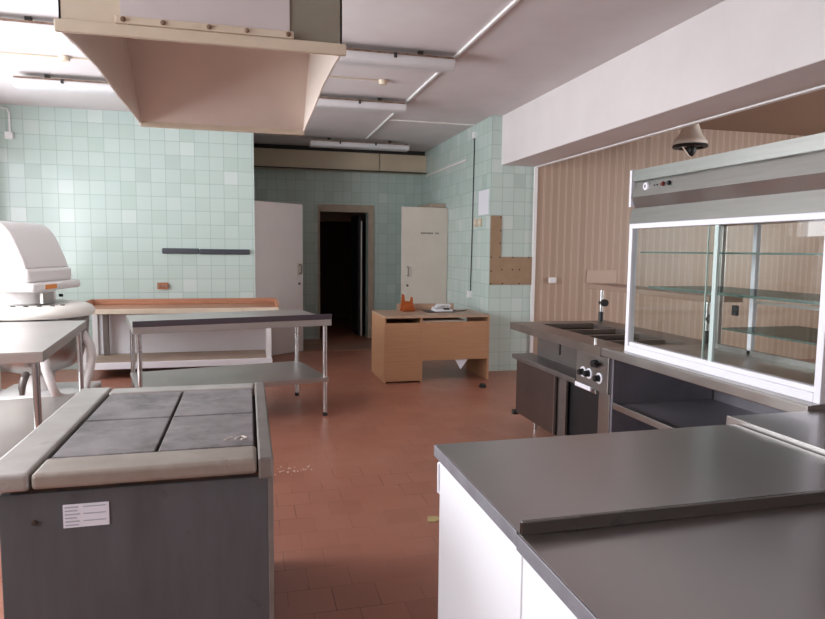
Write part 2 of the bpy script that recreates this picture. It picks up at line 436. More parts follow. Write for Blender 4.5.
for i, y in enumerate((7.62, 7.78)):
    t = thing('wall_socket', ['small cream wall socket on right tiles below the white sheet', 'small cream wall socket on right tiles beside the black cable'][i], 'socket', (2.825, y, 1.78), 0, 'cream sockets by the black cable')
    obj('socket_plate', MB().box(2.810, 2.831, y-.045, y+.045, 1.78, 1.88), M['duct'], t, .005)
    obj('socket_face', MB().lathe([(0, -.008), (.025, -.008), (.03, 0), (0, 0)], (2.811, y, 1.83), 14, 'x'), M['cream'], t, smooth=True)
# L-shaped bare patch where tiles are missing
t = thing('plywood_patch', 'L-shaped brown bare patch with nail holes on the tiled pier', 'patch', (3.12, 7.29, 1.06))
obj('board', MB().prism([(2.835, 1.065), (3.385, 1.065), (3.385, 1.405), (2.975, 1.405), (2.975, 1.90), (2.835, 1.90)], lambda a, b: (a, 7.288, b), lambda a, b: (a, 7.30, b)), M['board'], t)
nh = [(2.85, 1.08), (2.85, 1.23), (2.85, 1.4), (2.96, 1.72), (2.96, 1.57), (2.96, 1.88), (2.96, 1.4), (2.99, 1.25), (3.0, 1.08), (3.13, 1.4), (3.22, 1.25), (3.13, 1.25), (3.22, 1.08), (3.34, 1.4)]
for x, z in nh: obj('nail_hole', MB().lathe([(0, -.004), (.009, -.004), (.009, 0)], (x, 7.288, z), 10, 'y'), M['grime'], t)
t = thing('wall_switch', 'small white switch box on the brown plank panelling', 'switch', (3.66, 7.28, 1.08))
obj('switch_body', MB().box(3.615, 3.705, 7.25, 7.3, 1.085, 1.155), M['white'], t, .008)
obj('switch_button', MB().box(3.64, 3.68, 7.243, 7.25, 1.10, 1.14), M['alu'], t, .004)
single('cover_plate', MB().box(4.14, 4.56, 7.285, 7.3, 1.085, 1.245), pbr('beige_cover', 'bba594', .5), 'pale rectangular cover plate on plank panelling above the wooden shelf', 'panel', .004)

# ceiling lamps: long opal fluorescent fittings
def lamp(x0, x1, y, label, proto=None):
    L = x1-x0; xc = (x0+x1)/2
    if proto:
        o = copy_tree(proto); o.location = (xc, y, 2.94); o['label'] = label; return o
    t = thing('fluorescent_lamp', label, 'ceiling light', (xc, y, 2.94), 0, 'long ceiling lamps')
    h = .725
    prof = [(-.10, .075), (-.10, .05), (-.085, .012), (-.05, 0), (.05, 0), (.085, .012), (.10, .05), (.10, .075)]
    obj('diffuser', MB().prism(prof, lambda a, b: (-h, a, b), lambda a, b: (h, a, b)), M['lamp'], t, .012, local=True)
    obj('channel', MB().box(-h+.01, h-.01, -.075, .075, .075, .095), M['rust'], t, local=True)
    for sx_ in (-.45, .45):
        obj('hanger', MB().box(sx_-.02, sx_+.02, -.02, .02, .095, .14), M['gap'], t, local=True)
    for sx_ in (-.3, .22):
        obj('latch', MB().box(sx_-.012, sx_+.012, -.112, -.10, .045, .085), M['gap'], t, local=True)
    return t
p = lamp(.20, 1.65, 5.18, 'nearest long opal ceiling lamp on the right of the hood')
lamp(.20, 1.65, 6.85, 'middle opal ceiling lamp right of the hood, second from back wall', p)
lamp(.88, 2.33, 9.45, 'opal ceiling lamp furthest back, in front of the cream duct', p)
lamp(-2.75, -1.3+.2, 5.2, 'opal ceiling lamp at the upper left corner, cut by the hood', p)
lamp(-2.08, -.63, 6.85, 'opal ceiling lamp left of the hood above the mint tiles', p)

# ------------------------------------------------------------------ extractor hood over the range
HX0, HX1, HY0, HY1, HZ, HT = -.52, .30, 2.11, 3.56, 2.10, CZ
t = thing('extractor_hood', 'cream sheet-metal extractor hood hanging over the range', 'hood', (-.11, 2.8, HZ))
th = .006
def ypr(x): return lambda a, b: (x, a, b)
sec = [(HY0, HZ), (HY1, HZ), (HY0+.42, 2.92), (HY0, 2.92)]
# side panels follow a slightly buckled lower edge
def side(x, dx, name, mat):
    s0 = [(HY0, HZ), (HY0+.18, HZ+.012), (HY0+.5, HZ+.022), (HY0+.85, HZ+.006), (HY1-.2, HZ+.004), (HY1, HZ), (HY0+.42, 2.92), (HY0, 2.92)]
    return obj(name, MB().prism(s0, ypr(x), ypr(x+dx)), mat, t)
side(HX0, th, 'side_panel', M['cream_in']); side(HX1-th, th, 'side_panel', M['cream_in'])
obj('sloping_panel', MB().hexa([(HX0, HY1-.008, HZ), (HX1, HY1-.008, HZ), (HX1, HY1, HZ), (HX0, HY1, HZ)], [(HX0, HY0+.41, 2.92), (HX1, HY0+.41, 2.92), (HX1, HY0+.42, 2.92), (HX0, HY0+.42, 2.92)]), M['cream_in'], t)
obj('far_rim', MB().box(HX0, HX1, HY1-.022, HY1+.012, HZ-.012, HZ+.016), M['cream'], t, .003)
obj('top_panel', MB().box(HX0, HX1, HY0, HY0+.42, 2.92, 2.93), M['cream'], t)
obj('flue', MB().box(HX0+.2, HX1-.2, HY0+.03, HY0+.4, 2.93, CZ), M['cream'], t)
xa, xb = HX0+.165, HX1-.165
obj('near_corner_panel', MB().box(HX0, xa, HY0, HY0+th, HZ, 2.92), M['cream'], t)
obj('near_corner_panel', MB().box(xb, HX1, HY0, HY0+th, HZ, 2.92), M['hood_grey'], t)['label'] = 'grey-green end panel of the hood front'
obj('near_middle_panel', MB().box(xa, xb, HY0-.004, HY0+th-.001, HZ, 2.92), M['hood_lav'], t)['label'] = 'pale lavender middle panel'
obj('near_rim', MB().box(HX0-.01, HX1+.012, HY0-.016, HY0, HZ-.006, HZ+.030), M['cream'], t, .004)
obj('flange', MB().box(xa-.012, xb+.012, HY0-.020, HY0-.004, HZ+.030, HZ+.052), M['cream'], t, .003)
for x in (xa+.01, xa+.12, xa+.25, xa+.36, xb-.005):
    obj('rivet', MB().lathe([(0, -.008), (.006, -.006), (.008, 0), (0, 0)], (x, HY0-.02, HZ+.042), 10, 'y'), M['rust'], t, smooth=True)

# ------------------------------------------------------------------ electric range with four hotplates
t = thing('electric_range', 'grey enamel range with four square hotplates and pale rails', 'range', (-.3, 2.5, 0))
obj('body', MB().box(-.685, .060, 1.955, 3.03, .10, .785), M['panel'], t, .004)
obj('plinth', MB().box(-.63, .03, 2.0, 2.98, 0, .10), M['grime'], t)
obj('front_gap', MB().box(-.655, .05, 1.962, 3.02, .785, .803), M['grime'], t)
obj('tray', MB().box(-.60, .018, 2.06, 2.95, .803, .815), M['grime'], t)
obj('front_rail', MB().box(-.592, .018, 1.925, 2.072, .803, .85), M['rail_dirty'], t, .012, seg=3)
obj('left_rail', MB().box(-.725, -.597, 1.925, 3.075, .800, .853), M['rail'], t, .012, seg=3)
obj('right_rail', MB().box(.022, .066, 1.925, 3.055, .786, .853), M['rail_dark'], t, .006)
obj('rear_rail', MB().box(-.592, .018, 2.955, 3.055, .785, .85), M['rail'], t, .008)
for i, (a, b) in enumerate(((-.582, -.291), (-.281, .010))):
    for j, (c, d) in enumerate(((2.085, 2.50), (2.512, 2.945))):
        pl = obj('hotplate', MB().box(a, b, c, d, .815, .846), M['plate'], t, .004)
obj('chalk_mark', MB().tube([(-.05, 2.16, .8466), (-.03, 2.19, .8466), (-.012, 2.165, .8466), (-.03, 2.15, .8466)], .004, 5).tube([(-.085, 2.155, .8466), (-.06, 2.185, .8466)], .003, 5), M['crumb'], t)
stk = obj('sticker', MB().box(-.521, -.400, 1.9525, 1.956, .677, .745), M['paper'], t)
ink = MB()
for i in range(6):
    z = .737-i*.0105
    ink.box(-.516, -.516+random.uniform(.03, .045), 1.9515, 1.9526, z-.002, z+.002)
    if i % 2 == 0: ink.box(-.468, -.408, 1.9515, 1.9526, z-.0015, z+.0015)
obj('printed_lines', ink, M['ink'], stk)
obj('screw', MB().lathe([(0, -.008), (.007, -.006), (.008, 0), (0, 0)], (-.595, 1.955, .70), 12, 'y'), M['grime'], t, smooth=True)
obj('corner_strip', MB().box(.05, .066, 1.95, 1.975, .10, .785), M['rail_dark'], t, .002)

# ------------------------------------------------------------------ steel tables
def steel_table(label, loc, rz, L=1.53, D=.78, H=.915, upstand=False, group=None):
    """local origin on the floor under the near right corner; x runs left (negative), y away"""
    t = thing('steel_table', label, 'table', loc, rz, group)
    K = dict(local=True)
    obj('top', MB().box(-L, 0, 0, D, H-.006, H).box(-L, 0, 0, .004, H-.058, H-.006).box(-L, 0, D-.004, D, H-.058, H-.006).box(-L, -L+.004, .004, D-.004, H-.058, H-.006).box(-.004, 0, .004, D-.004, H-.058, H-.006), M['table'], t, .0025, **K)
    if upstand:
        obj('darkened_upstand', MB().hexa([(-L, -.002, H-.004), (0, -.002, H-.004), (0, .012, H-.004), (-L, .012, H-.004)], [(-L, -.020, H+.045), (0, -.020, H+.045), (0, -.014, H+.045), (-L, -.014, H+.045)]), pbr('dark_reflection_grey', '55525a', .4, .3), t, .002, **K)  # steel upstand in dark grey, its dim reflection put into the colour
    ins = .045
    for lx, ly in ((-ins, ins), (-L+ins, ins), (-ins, D-ins), (-L+ins, D-ins)):
        lg = obj('leg', MB().tube([(lx, ly, .03), (lx, ly, H-.05)], .019, 16), M['chrome'], t, smooth=True, **K)
        obj('foot', MB().lathe([(0, 0), (.02, 0), (.022, .012), (.019, .035), (0, .035)], (lx, ly, 0), 14), M['rubber'], lg, smooth=True, **K)
    obj('lower_shelf', MB().box(-L+.02, -.02, .02, D-.02, .345, .351).box(-L+.02, -.02, .02, .024, .31, .345).box(-L+.02, -.02, D-.024, D-.02, .31, .345), M['table'], t, .002, **K)
    return t
steel_table('stainless table with lower shelf standing in the middle of the room behind the range', (.70, 5.575, 0), math.radians(12.5), 1.60, .95, .87, True)
steel_table('stainless table at the left edge, in front of the dough mixer', (-1.862, 3.682, 0), math.radians(-85.1), 1.55, .80, .92)

# ------------------------------------------------------------------ pastry table along the tiled wall
t = thing('pastry_table', 'long white table with a raised-edge wooden pastry board, under the mint tiles', 'table', (-.75, 8.0, 0))
X0, X1, YF, YB = -1.83, .345, 7.65, 8.36
bd = obj('wooden_board', MB().box(X0, X1, YF, YB, .74, .785), M['wood'], t, .004)
obj('board_front_edge', MB().box(X0, X1, YF-.012, YF, .735, .79), M['cream'], t, .003)
obj('back_edge', MB().box(X0, X1, YB-.025, YB, .785, .85), M['wood'], t, .004)
for x in (X0, X1-.03):
    pr = [(YF+.08, .785), (YB, .785), (YB, .85), (YF+.16, .85), (YF+.11, .835), (YF+.08, .81)]
    obj('end_edge', MB().prism(pr, ypr(x), ypr(x+.03)), M['wood'], t, .004)
for x in (X0+.02, .195):
    for y in (YF+.02, YB-.08): obj('leg', MB().box(x, x+.06, y, y+.05, 0, .74), M['white'], t, .004)
obj('middle_support', MB().box(-1.68, -1.62, YB-.16, YB-.10, .19, .74), M['rail_dark'], t, .004)['label'] = 'grey square support post'
obj('lower_shelf', MB().box(X0+.08, .195, YF+.02, YB-.05, .125, .188), pbr('tan_shelf_board', 'b3a08f', .6, col2='a5917f'), t, .003)
obj('shelf_front_edge', MB().box(X0+.02, .262, YF-.005, YF+.02, .115, .19), M['cabinet'], t, .005)
obj('back_panel', MB().box(X0+.02, .25, YB-.05, YB-.03, .19, .74), M['cabinet'], t)

# ------------------------------------------------------------------ dough mixer and its bowl trolley
t = thing('dough_mixer', 'large white dough mixer with rounded head at the left edge', 'mixer', (-1.85, 6.1, 0), -math.radians(11.3))
K = dict(local=True)
curve = [(.190, 1.29), (.178, 1.33), (.160, 1.384), (.138, 1.44), (.118, 1.49), (.098, 1.535), (.074, 1.58), (.045, 1.62), (.010, 1.652), (-.02, 1.668), (-.06, 1.678), (-.12, 1.683)]
prof = [(-.62, 1.29)]+curve+[(-.50, 1.683), (-.57, 1.66), (-.61, 1.60)]
obj('head', MB().prism(prof, lambda a, b: (a, -.32, b), lambda a, b: (a, .40, b)), M['mixer'], t, .018, True, seg=3, **K)
obj('head_collar', MB().box(-.62, .21, -.335, .415, 1.175, 1.292), M['mixer'], t, .03, True, seg=4, **K)
obj('head_flange', MB().box(-.64, .275, -.38, .445, 1.105, 1.178), M['mixer'], t, .03, True, seg=4, **K)
nk = obj('neck', MB().lathe([(.0, .99), (.235, .99), (.245, 1.0), (.245, 1.105), (0, 1.105)], (-.03, .02, 0), 40, sx=1, sy=1.1), M['mixer'], t, smooth=True, **K)
obj('data_plate', MB().box(.205, .232, -.16, .02, 1.0, 1.09), M['rail'], nk, .003, **K)
obj('knob', MB().lathe([(0, .03), (.012, .026), (.014, 0), (0, 0)], (.225, .13, 1.05), 14, 'x'), M['black'], nk, smooth=True, **K)
obj('orange_plate', MB().box(.274, .279, -.20, -.02, 1.123, 1.16), M['orange'], t, **K)
obj('column', MB().box(-.72, -.42, -.25, .35, .0, 1.12), M['mixer'], t, .03, True, **K)
obj('base', MB().box(-.75, -.36, -.38, .40, .0, .16), M['mixer'], t, .02, True, **K)

t = thing('bowl_trolley', 'wheeled mixing bowl with white guard ring and bent white handles', 'mixing bowl', (-1.755, 6.05, .1))
obj('guard_ring', MB().lathe([(.25, .980), (.33, .985), (.39, .977), (.43, .957), (.45, .927), (.452, .905), (.44, .882), (.36, .878), (.25, .89)], (-1.755, 6.05, .012), 56), M['ring'], t, smooth=True)
lid = obj('bowl_lid', MB().lathe([(.0, .976), (.26, .976), (.33, .986), (.335, .990), (.0, .990)], (-1.755, 6.05, 0), 48), M['steel'], t, smooth=True)
for a in (-100, -85, -70, -55, -42):
    r = math.radians(a); x, y = -1.755+.36*math.cos(r), 6.05+.36*math.sin(r)
    obj('clip', MB().box(x-.016, x+.016, y-.009, y+.009, .985, 1.0), M['gap'], lid)
obj('bowl', MB().lathe([(0, .40), (.16, .41), (.27, .45), (.345, .53), (.385, .65), (.40, .80), (.405, .87), (.39, .87), (.37, .65), (.26, .48), (0, .43)], (-1.755, 6.05, 0), 48), M['steel'], t, smooth=True)
obj('handle', MB().tube([(-1.46, 6.02, .82), (-1.40, 6.0, .76), (-1.33, 5.98, .64), (-1.315, 5.98, .53), (-1.335, 5.98, .43), (-1.375, 5.99, .30), (-1.385, 6.0, .20)], .034, 12), M['mixer'], t, smooth=True)
obj('handle', MB().tube([(-1.60, 5.62, .80), (-1.58, 5.58, .62), (-1.56, 5.56, .50), (-1.52, 5.56, .36), (-1.50, 5.60, .28), (-1.46, 5.7, .24), (-1.40, 5.95, .21)], .034, 12), M['mixer'], t, smooth=True)
obj('trolley_frame', MB().box(-2.05, -1.32, 5.75, 6.35, .17, .25).lathe([(.10, .25), (.13, .40), (.0, .42)], (-1.755, 6.05, 0), 24), M['mixer'], t, .02, True)
for x, y in ((-1.80, 5.68), (-1.40, 6.2), (-1.72, 6.42)):
    c = obj('caster', MB().lathe([(0, -.02), (.06, -.02), (.07, -.01), (.07, .01), (.06, .02), (0, .02)], (x, y, .07), 20, 'x'), M['rubber'], t, smooth=True)
    obj('caster_fork', MB().box(x-.035, x-.025, y-.02, y+.02, .06, .17).box(x+.025, x+.035, y-.02, y+.02, .06, .17).box(x-.035, x+.035, y-.03, y+.03, .15, .175), M['steel'], c)
obj('drain_valve', MB().tube([(-1.755, 5.72, .44), (-1.74, 5.62, .42), (-1.75, 5.6, .36), (-1.75, 5.6, .30)], [.03, .03, .028, .02], 10), M['steel_dk'], t, smooth=True)

# ------------------------------------------------------------------ beech desk
t = thing('desk', 'light beech office desk standing backwards in front of the pale open door', 'desk', (2.05, 7.1, 0))
A, B_, F, K_ = 1.435, 2.665, 6.82, 7.55
obj('top', MB().box(A, B_, F-.005, K_, .725, .75), M['desk_top'], t, .003)
obj('side_panel', MB().box(A, A+.022, F, K_, 0, .725), M['desk'], t, .004)
obj('side_panel', MB().box(B_-.022, B_, F, K_, 0, .725), M['desk'], t, .004)
obj('divider', MB().box(A+.415, A+.437, F, K_-.03, 0, .725), M['desk'], t, .002)
obj('pedestal_panel', MB().box(A+.022, A+.415, F+.004, F+.022, .02, .672), M['desk'], t, .002)
obj('modesty_panel', MB().box(A+.437, B_-.022, F+.004, F+.022, .245, .678), M['desk'], t, .002)
obj('inner_tray', MB().box(A+.437, A+.95, F+.06, K_-.1, .682, .692), M['desk_top'], t)
obj('pedestal_back', MB().box(A+.022, A+.415, K_-.06, K_-.04, .02, .70), M['desk'], t)
single('beige_board', MB().box(1.74, 2.46, K_-.03, K_, .75, .825), M['desk_top'], 'low beige board standing along the back edge of the desk', 'board', .004)
# wooden holder
t = thing('wooden_holder', 'small orange varnished wooden holder with two horns on the desk', 'holder', (1.80, 7.37, .75))
obj('back_board', MB().prism([(1.750, 0.750), (1.919, 0.750), (1.910, 0.834), (1.903, 0.912), (1.880, 0.920), (1.871, 0.864), (1.809, 0.870), (1.799, 0.948), (1.773, 0.952), (1.763, 0.858)], lambda a, b: (a, 7.40, b), lambda a, b: (a, 7.425, b)), M['orange_wood'], t, .003)
obj('front_board', MB().prism([(1.763, 0.750), (1.913, 0.750), (1.903, 0.810), (1.861, 0.840), (1.809, 0.840), (1.773, 0.810)], lambda a, b: (a, 7.32, b), lambda a, b: (a, 7.34, b)), M['orange_wood'], t, .003)
obj('base', MB().box(1.765, 1.91, 7.32, 7.425, .75, .762), M['orange_wood'], t)
# notebook under the phone, the phone
single('notebook', MB().box(2.02, 2.36, 7.150, 7.400, .75, .758), M['black'], 'thin black folder lying under the telephone on the desk', 'folder', .002)
t = thing('telephone', 'pale grey desk telephone with handset lying on a black folder', 'telephone', (2.24, 7.280, .758), 0)
obj('base', MB().hexa([(2.12, 7.180, .758), (2.35, 7.180, .758), (2.35, 7.380, .758), (2.12, 7.380, .758)], [(2.135, 7.200, .775), (2.335, 7.200, .775), (2.335, 7.365, .805), (2.135, 7.365, .805)]), M['phone'], t, .006, True)
obj('handset', MB().tube([(2.14, 7.250, .80), (2.165, 7.250, .822), (2.22, 7.260, .832), (2.27, 7.270, .832), (2.315, 7.280, .822), (2.33, 7.280, .806)], [.022, .024, .015, .015, .024, .022], 12), M['phone'], t, smooth=True)
kp = MB()
for i in range(3):
    for j in range(3): kp.box(2.24+i*.026, 2.258+i*.026, 7.200+j*.024, 7.214+j*.024, .775+j*.0045, .785+j*.0045)
obj('keypad', kp, M['gap'], t)
obj('cord', MB().tube([(2.345, 7.250, .77), (2.40, 7.230, .757), (2.5, 7.270, .757), (2.56, 7.350, .757), (2.6, 7.450, .757)], .006, 8), M['black'], t, smooth=True)
# sheet caught under the modesty panel
single('paper_sheet', MB().prism([(2.24, .28), (2.43, .28), (2.415, .235), (2.335, .125)], lambda a, b: (a, 6.848+(.28-b)*.05, b), lambda a, b: (a, 6.850+(.28-b)*.05, b)), M['paper'], 'white paper corner hanging down below the desk front panel', 'paper')

# ------------------------------------------------------------------ serving line: bain-marie unit
FX = 2.16
YA, YZ = 4.83, 3.44
t = thing('bain_marie', 'stainless bain-marie serving unit with sunken wells and control knobs', 'bain-marie', (2.5, 4.2, 0))
top = MB()
wx0, wx1 = 2.27, 2.72
wy = [(4.36, 4.66), (4.05, 4.33), (3.76, 4.02), (3.49, 3.73)]
top.box(2.065, wx0, YZ, YA, .845, .90).box(wx1, 2.93, YZ, YA, .845, .90).box(wx0, wx1, 4.66, YA, .845, .90).box(wx0, wx1, YZ, 3.49, .845, .90)
for i in range(3): top.box(wx0, wx1, wy[i+1][1], wy[i][0], .862, .892)
obj('top', top, pbr('bain_marie_top', '978b84', .36, .85, col2='887c76', scale=4), t)
for a, b in wy:
    obj('well', MB().box(wx0-.004, wx1+.004, a-.004, b+.004, .70, .706).box(wx0-.004, wx0, a, b, .706, .846).box(wx1, wx1+.004, a, b, .706, .846).box(wx0, wx1, a-.004, a, .706, .86).box(wx0, wx1, b, b+.004, .706, .86), M['steel_dk'], t)
obj('upper_panel', MB().box(2.30, 2.32, 3.85, 4.80, .60, .845), M['steel_dk'], t)
obj('upper_end_panel', MB().box(2.32, 2.9, 4.78, 4.80, .12, .845), M['steel_dk'], t)
obj('back_panel', MB().box(2.88, 2.9, YZ, 4.78, .12, .845), M['steel_dk'], t)
obj('step_top', MB().box(2.13, 2.32, 3.865, 4.93, .585, .625), M['steel_dk'], t, .006)
obj('warming_cabinet', MB().box(2.18, 2.20, 4.10, 4.89, .13, .585).box(2.2, 2.85, 4.87, 4.89, .13, .585).box(2.2, 2.85, 4.10, 4.12, .13, .585).box(2.2, 2.88, 3.46, 4.87, .12, .14).box(2.8, 2.82, 3.46, 4.87, .14, .585), M['steel_dk'], t, .003)
ch = pbr('bronze_door_sheet', '6f625e', .38, .8, col2='655955', scale=3)
dr = obj('door', MB().box(2.158, 2.18, 4.20, 4.89, .135, .582), ch, t, .003)
obj('door_edge', MB().box(2.150, 2.166, 4.185, 4.20, .135, .582), M['steel'], dr)
dr = obj('sliding_door', MB().box(2.165, 2.18, 4.03, 4.15, .135, .582), M['steel_dk'], t, .003)
obj('door_edge', MB().box(2.158, 2.172, 4.025, 4.045, .135, .582), M['steel'], dr)
obj('oven_interior', MB().box(2.19, 2.21, 3.60, 4.10, .14, .60), M['black'], t)
obj('oven_floor', MB().box(2.155, 2.19, 3.60, 4.03, .12, .15), M['steel_dk'], t)
cp = obj('control_panel', MB().box(2.135, 2.30, 3.46, 3.855, .60, .84), M['steel'], t, .004)
obj('pillar', MB().box(2.15, 2.19, 3.46, 3.585, .0, .60), M['steel'], t, .003)
obj('side_panel', MB().box(2.16, 2.9, 3.44, 3.46, .10, .845), M['bay'], t)
for y, z in ((3.76, .69), (3.685, .692), (3.56, .685)):
    kb = obj('knob', MB().lathe([(0, -.035), (.018, -.035), (.022, -.005), (.022, 0), (0, 0)], (2.133, y, z), 18, 'x'), M['black'], t, smooth=True)
    obj('dial_ring', MB().lathe([(.024, -.004), (.034, -.004), (.036, 0), (.022, 0)], (2.134, y, z), 22, 'x'), M['alu'], kb, smooth=True)
obj('lever_switch', MB().lathe([(0, -.03), (.022, -.03), (.026, 0), (0, 0)], (2.134, 3.60, .772), 16, 'x').tube([(2.11, 3.60, .772), (2.10, 3.54, .785)], .014, 8), M['black'], t, smooth=True)
obj('oven_handle', MB().box(2.110, 2.116, 3.62, 3.82, .59, .617).box(2.116, 2.14, 3.63, 3.645, .595, .61).box(2.116, 2.14, 3.795, 3.81, .595, .61), M['alu'], t, smooth=True)
obj('drop_front', MB().box(2.13, 2.16, 3.59, 3.86, .575, .60), M['steel'], t, .004)
for x, y in ((2.3, 4.80), (2.30, 3.6), (2.8, 4.80), (2.8, 3.6)):
    obj('foot', MB().tube([(x, y, 0), (x, y, .125)], .017, 12), M['chrome'], t, smooth=True)
obj('end_bracket', MB().box(2.14, 2.19, 4.89, 4.93, .11, .15), M['gap'], t, .004)
# little white bottle-neck stopper standing on the top edge by the controls
single('white_stick', MB().tube([(2.10, 3.56, .90), (2.10, 3.565, .94)], [.010, .006], 10), M['white'], 'small white stub standing on the bain-marie edge above the knobs', 'stub', smooth=True)

# overshelf
t = thing('overshelf', 'narrow brown overshelf on a chrome post behind the bain-marie wells', 'shelf', (2.93, 4.1, .9))
obj('shelf_board', MB().box(2.80, 3.06, 3.42, 4.90, 1.168, 1.208), M['shelf_wood'], t, .004)
for y in (4.78, 3.5):
    po = obj('post', MB().tube([(2.86, y, .905), (2.86, y, 1.168)], .014, 12), M['chrome'], t, smooth=True)
    obj('post_base', MB().tube([(2.86, y, .90), (2.86, y, .98)], .02, 12), M['black'], po, smooth=True)
    obj('clamp', MB().lathe([(0, -.03), (.03, -.03), (.03, .03), (0, .03)], (2.875, y-.01, 1.055), 12, 'y'), M['black'], po, smooth=True)

# counter under the display case
t = thing('serving_counter', 'stainless counter with open bay carrying the glass display case', 'counter', (2.5, 2.7, 0))
obj('top', MB().box(2.065, 2.93, 1.95, 3.437, .852, .90), M['steel'], t, .004)
obj('top_sheet', MB().box(2.075, 2.92, 1.945, 3.42, .9, .904), M['steel'], t)
obj('back_panel', MB().box(2.88, 2.90, 1.95, 3.43, .1, .852), M['bay'], t)
obj('end_panel', MB().box(2.16, 2.88, 1.96, 1.975, .1, .852), M['bay'], t)
obj('bay_shelf', MB().box(2.19, 2.88, 1.97, 3.43, .53, .545), M['bay'], t)
obj('shelf_edge', MB().box(2.155, 2.19, 1.97, 3.43, .52, .56), M['steel'], t, .003)
obj('floor_shelf', MB().box(2.19, 2.88, 1.97, 3.43, .1, .12), M['bay'], t)
for y in (2.0, 3.38):
    for x in (2.22, 2.84): obj('foot', MB().tube([(x, y, 0), (x, y, .1)], .018, 12), M['chrome'], t, smooth=True)

# ------------------------------------------------------------------ glass display case
CY0, CY1, CX0, CX1 = 1.95, 3.275, 2.13, 2.76
ZB, ZT = .904, 1.64
t = thing('display_case', 'glass display case with sliding panes and steel control hood on counter', 'display case', (2.45, 2.62, ZB))
fr = .035
obj('front_post', MB().box(CX0-.01, CX0+.03, CY1-.03, CY1, ZB, ZT), M['alu'], t, .003)
obj('front_post', MB().box(CX0-.01, CX0+.03, CY0, CY0+.032, ZB, ZT), M['alu'], t, .003)
obj('bottom_frame', MB().box(CX0-.01, CX0+.045, CY0+.032, CY1-.03, ZB, ZB+.038), M['alu'], t, .003)
obj('track', MB().box(CX0, CX0+.035, CY0+.032, CY1-.03, ZB+.038, ZB+.06), M['alu'], t, .002)
obj('top_frame', MB().box(CX0-.01, CX0+.03, CY0+.032, CY1-.03, ZT-.028, ZT), M['alu'], t, .003)
ym = 2.61
p1 = obj('sliding_pane', MB().box(CX0+.004, CX0+.009, ym-.02, CY1-.03, ZB+.05, ZT-.02), M['glass'], t)
obj('pane_edge', MB().box(CX0+.002, CX0+.014, ym-.045, ym-.02, ZB+.06, ZT-.028), M['glass_edge'], p1)
p2 = obj('sliding_pane', MB().box(CX0+.018, CX0+.023, CY0+.03, ym+.04, ZB+.05, ZT-.02), M['glass'], t)
obj('pane_edge', MB().box(CX0+.017, CX0+.024, ym+.04, ym+.044, ZB+.06, ZT-.028), M['glass_edge'], p2)
obj('end_pane', MB().box(CX0+.03, CX1-.03, CY1-.01, CY1-.004, ZB, ZT), M['glass'], t)
obj('end_pane', MB().box(CX0+.03, CX1-.03, CY0+.004, CY0+.01, ZB, ZT), M['glass'], t)
for y in (CY1-.03, 2.98, CY0):
    obj('rear_post', MB().box(CX1-.03, CX1, y, y+.03, ZB, ZT), M['steel'] if y != 2.98 else M['alu'], t, .003)
obj('rear_rail', MB().box(CX1-.03, CX1, CY0+.03, CY1-.03, ZB, ZB+.03).box(CX1-.03, CX1, CY0+.03, 2.98, 1.20, 1.215), M['steel'], t)
obj('rear_pane', MB().box(CX1-.018, CX1-.012, CY0+.03, CY1-.03, ZB+.03, ZT), M['glass'], t)
for x0, x1, y0, y1, z, e in ((CX0+.06, CX1-.04, CY0+.04, CY1-.015, 1.475, .009), (CX0+.12, CX1-.04, CY0+.04, CY1-.015, 1.275, .014), (CX0+.13, CX1-.04, CY0+.04, 2.66, 1.105, .008)):
    sh = obj('glass_shelf', MB().box(x0+.008, x1, y0, y1, z, z+.008), M['glass_shelf'], t)
    obj('shelf_front_edge', MB().box(x0, x0+.008, y0, y1, z-e/2+.004, z+.004+e/2), pbr('dark_glass_edge', '4d625c', .2), sh)
for z in (1.46, 1.26, 1.09):
    obj('shelf_clip', MB().box(CX0+.12, CX0+.15, CY0+.012, CY0+.05, z, z+.03), M['steel'], t, .004)
obj('latch', MB().box(CX1-.05, CX1-.03, 3.08, 3.12, 1.12, 1.18), M['black'], t, .004)
obj('cord', MB().tube([(CX0+.2, CY0+.22, 1.60), (CX0+.2, CY0+.17, 1.58), (CX0+.19, CY0+.12, 1.50), (CX0+.18, CY0+.10, 1.40), (CX0+.18, CY0+.09, 1.32)], .007, 8), M['white'], t, smooth=True)
# steel hood of the case
def xz(y): return lambda a, b: (a, y, b)
obj('lower_hood_panel', MB().prism([(CX0-.012, ZT), (CX0+.006, 1.727), (CX1, 1.727), (CX1, ZT)], xz(CY0-.01), xz(CY1+.004)), M['steel_hood'], t)
obj('hood_soffit', MB().prism([(CX0+.010, 1.727), (CX0-.016, 1.788), (CX0+.1, 1.788), (CX0+.1, 1.727)], xz(CY0-.01), xz(CY1-.02)), M['steel'], t)
cpn = obj('hood_control_panel', MB().prism([(CX0-.016, 1.788), (CX0+.002, 1.876), (CX0+.1, 1.876), (CX0+.1, 1.788)], xz(CY0-.01), xz(CY1-.02)), M['steel_hood'], t)
obj('hood_top_band', MB().prism([(CX0-.016, 1.876), (CX0-.014, 1.938), (CX0+.02, 1.945), (CX1, 1.945), (CX1, 1.727), (CX0+.1, 1.727), (CX0+.1, 1.876)], xz(CY0-.01), xz(CY1-.02)), M['steel_hood'], t)
obj('hood_end_cap', MB().prism([(CX0-.02, 1.735), (CX0-.02, 1.94), (CX0-.01, 1.945), (CX0+.1, 1.945), (CX0+.1, 1.735)], xz(CY1-.02), xz(CY1-.001)), M['alu'], t)
def on_panel(y, z): return (CX0-.016+(z-1.788)/.088*.018-.001, y, z)
obj('thermometer', MB().lathe([(0, -.010), (.020, -.010), (.024, 0), (0, 0)], on_panel(3.13, 1.84), 24, 'x'), M['alu'], cpn, smooth=True)
obj('needle', MB().box(CX0-.02, CX0-.012, 3.127, 3.133, 1.832, 1.848), M['gap'], cpn)
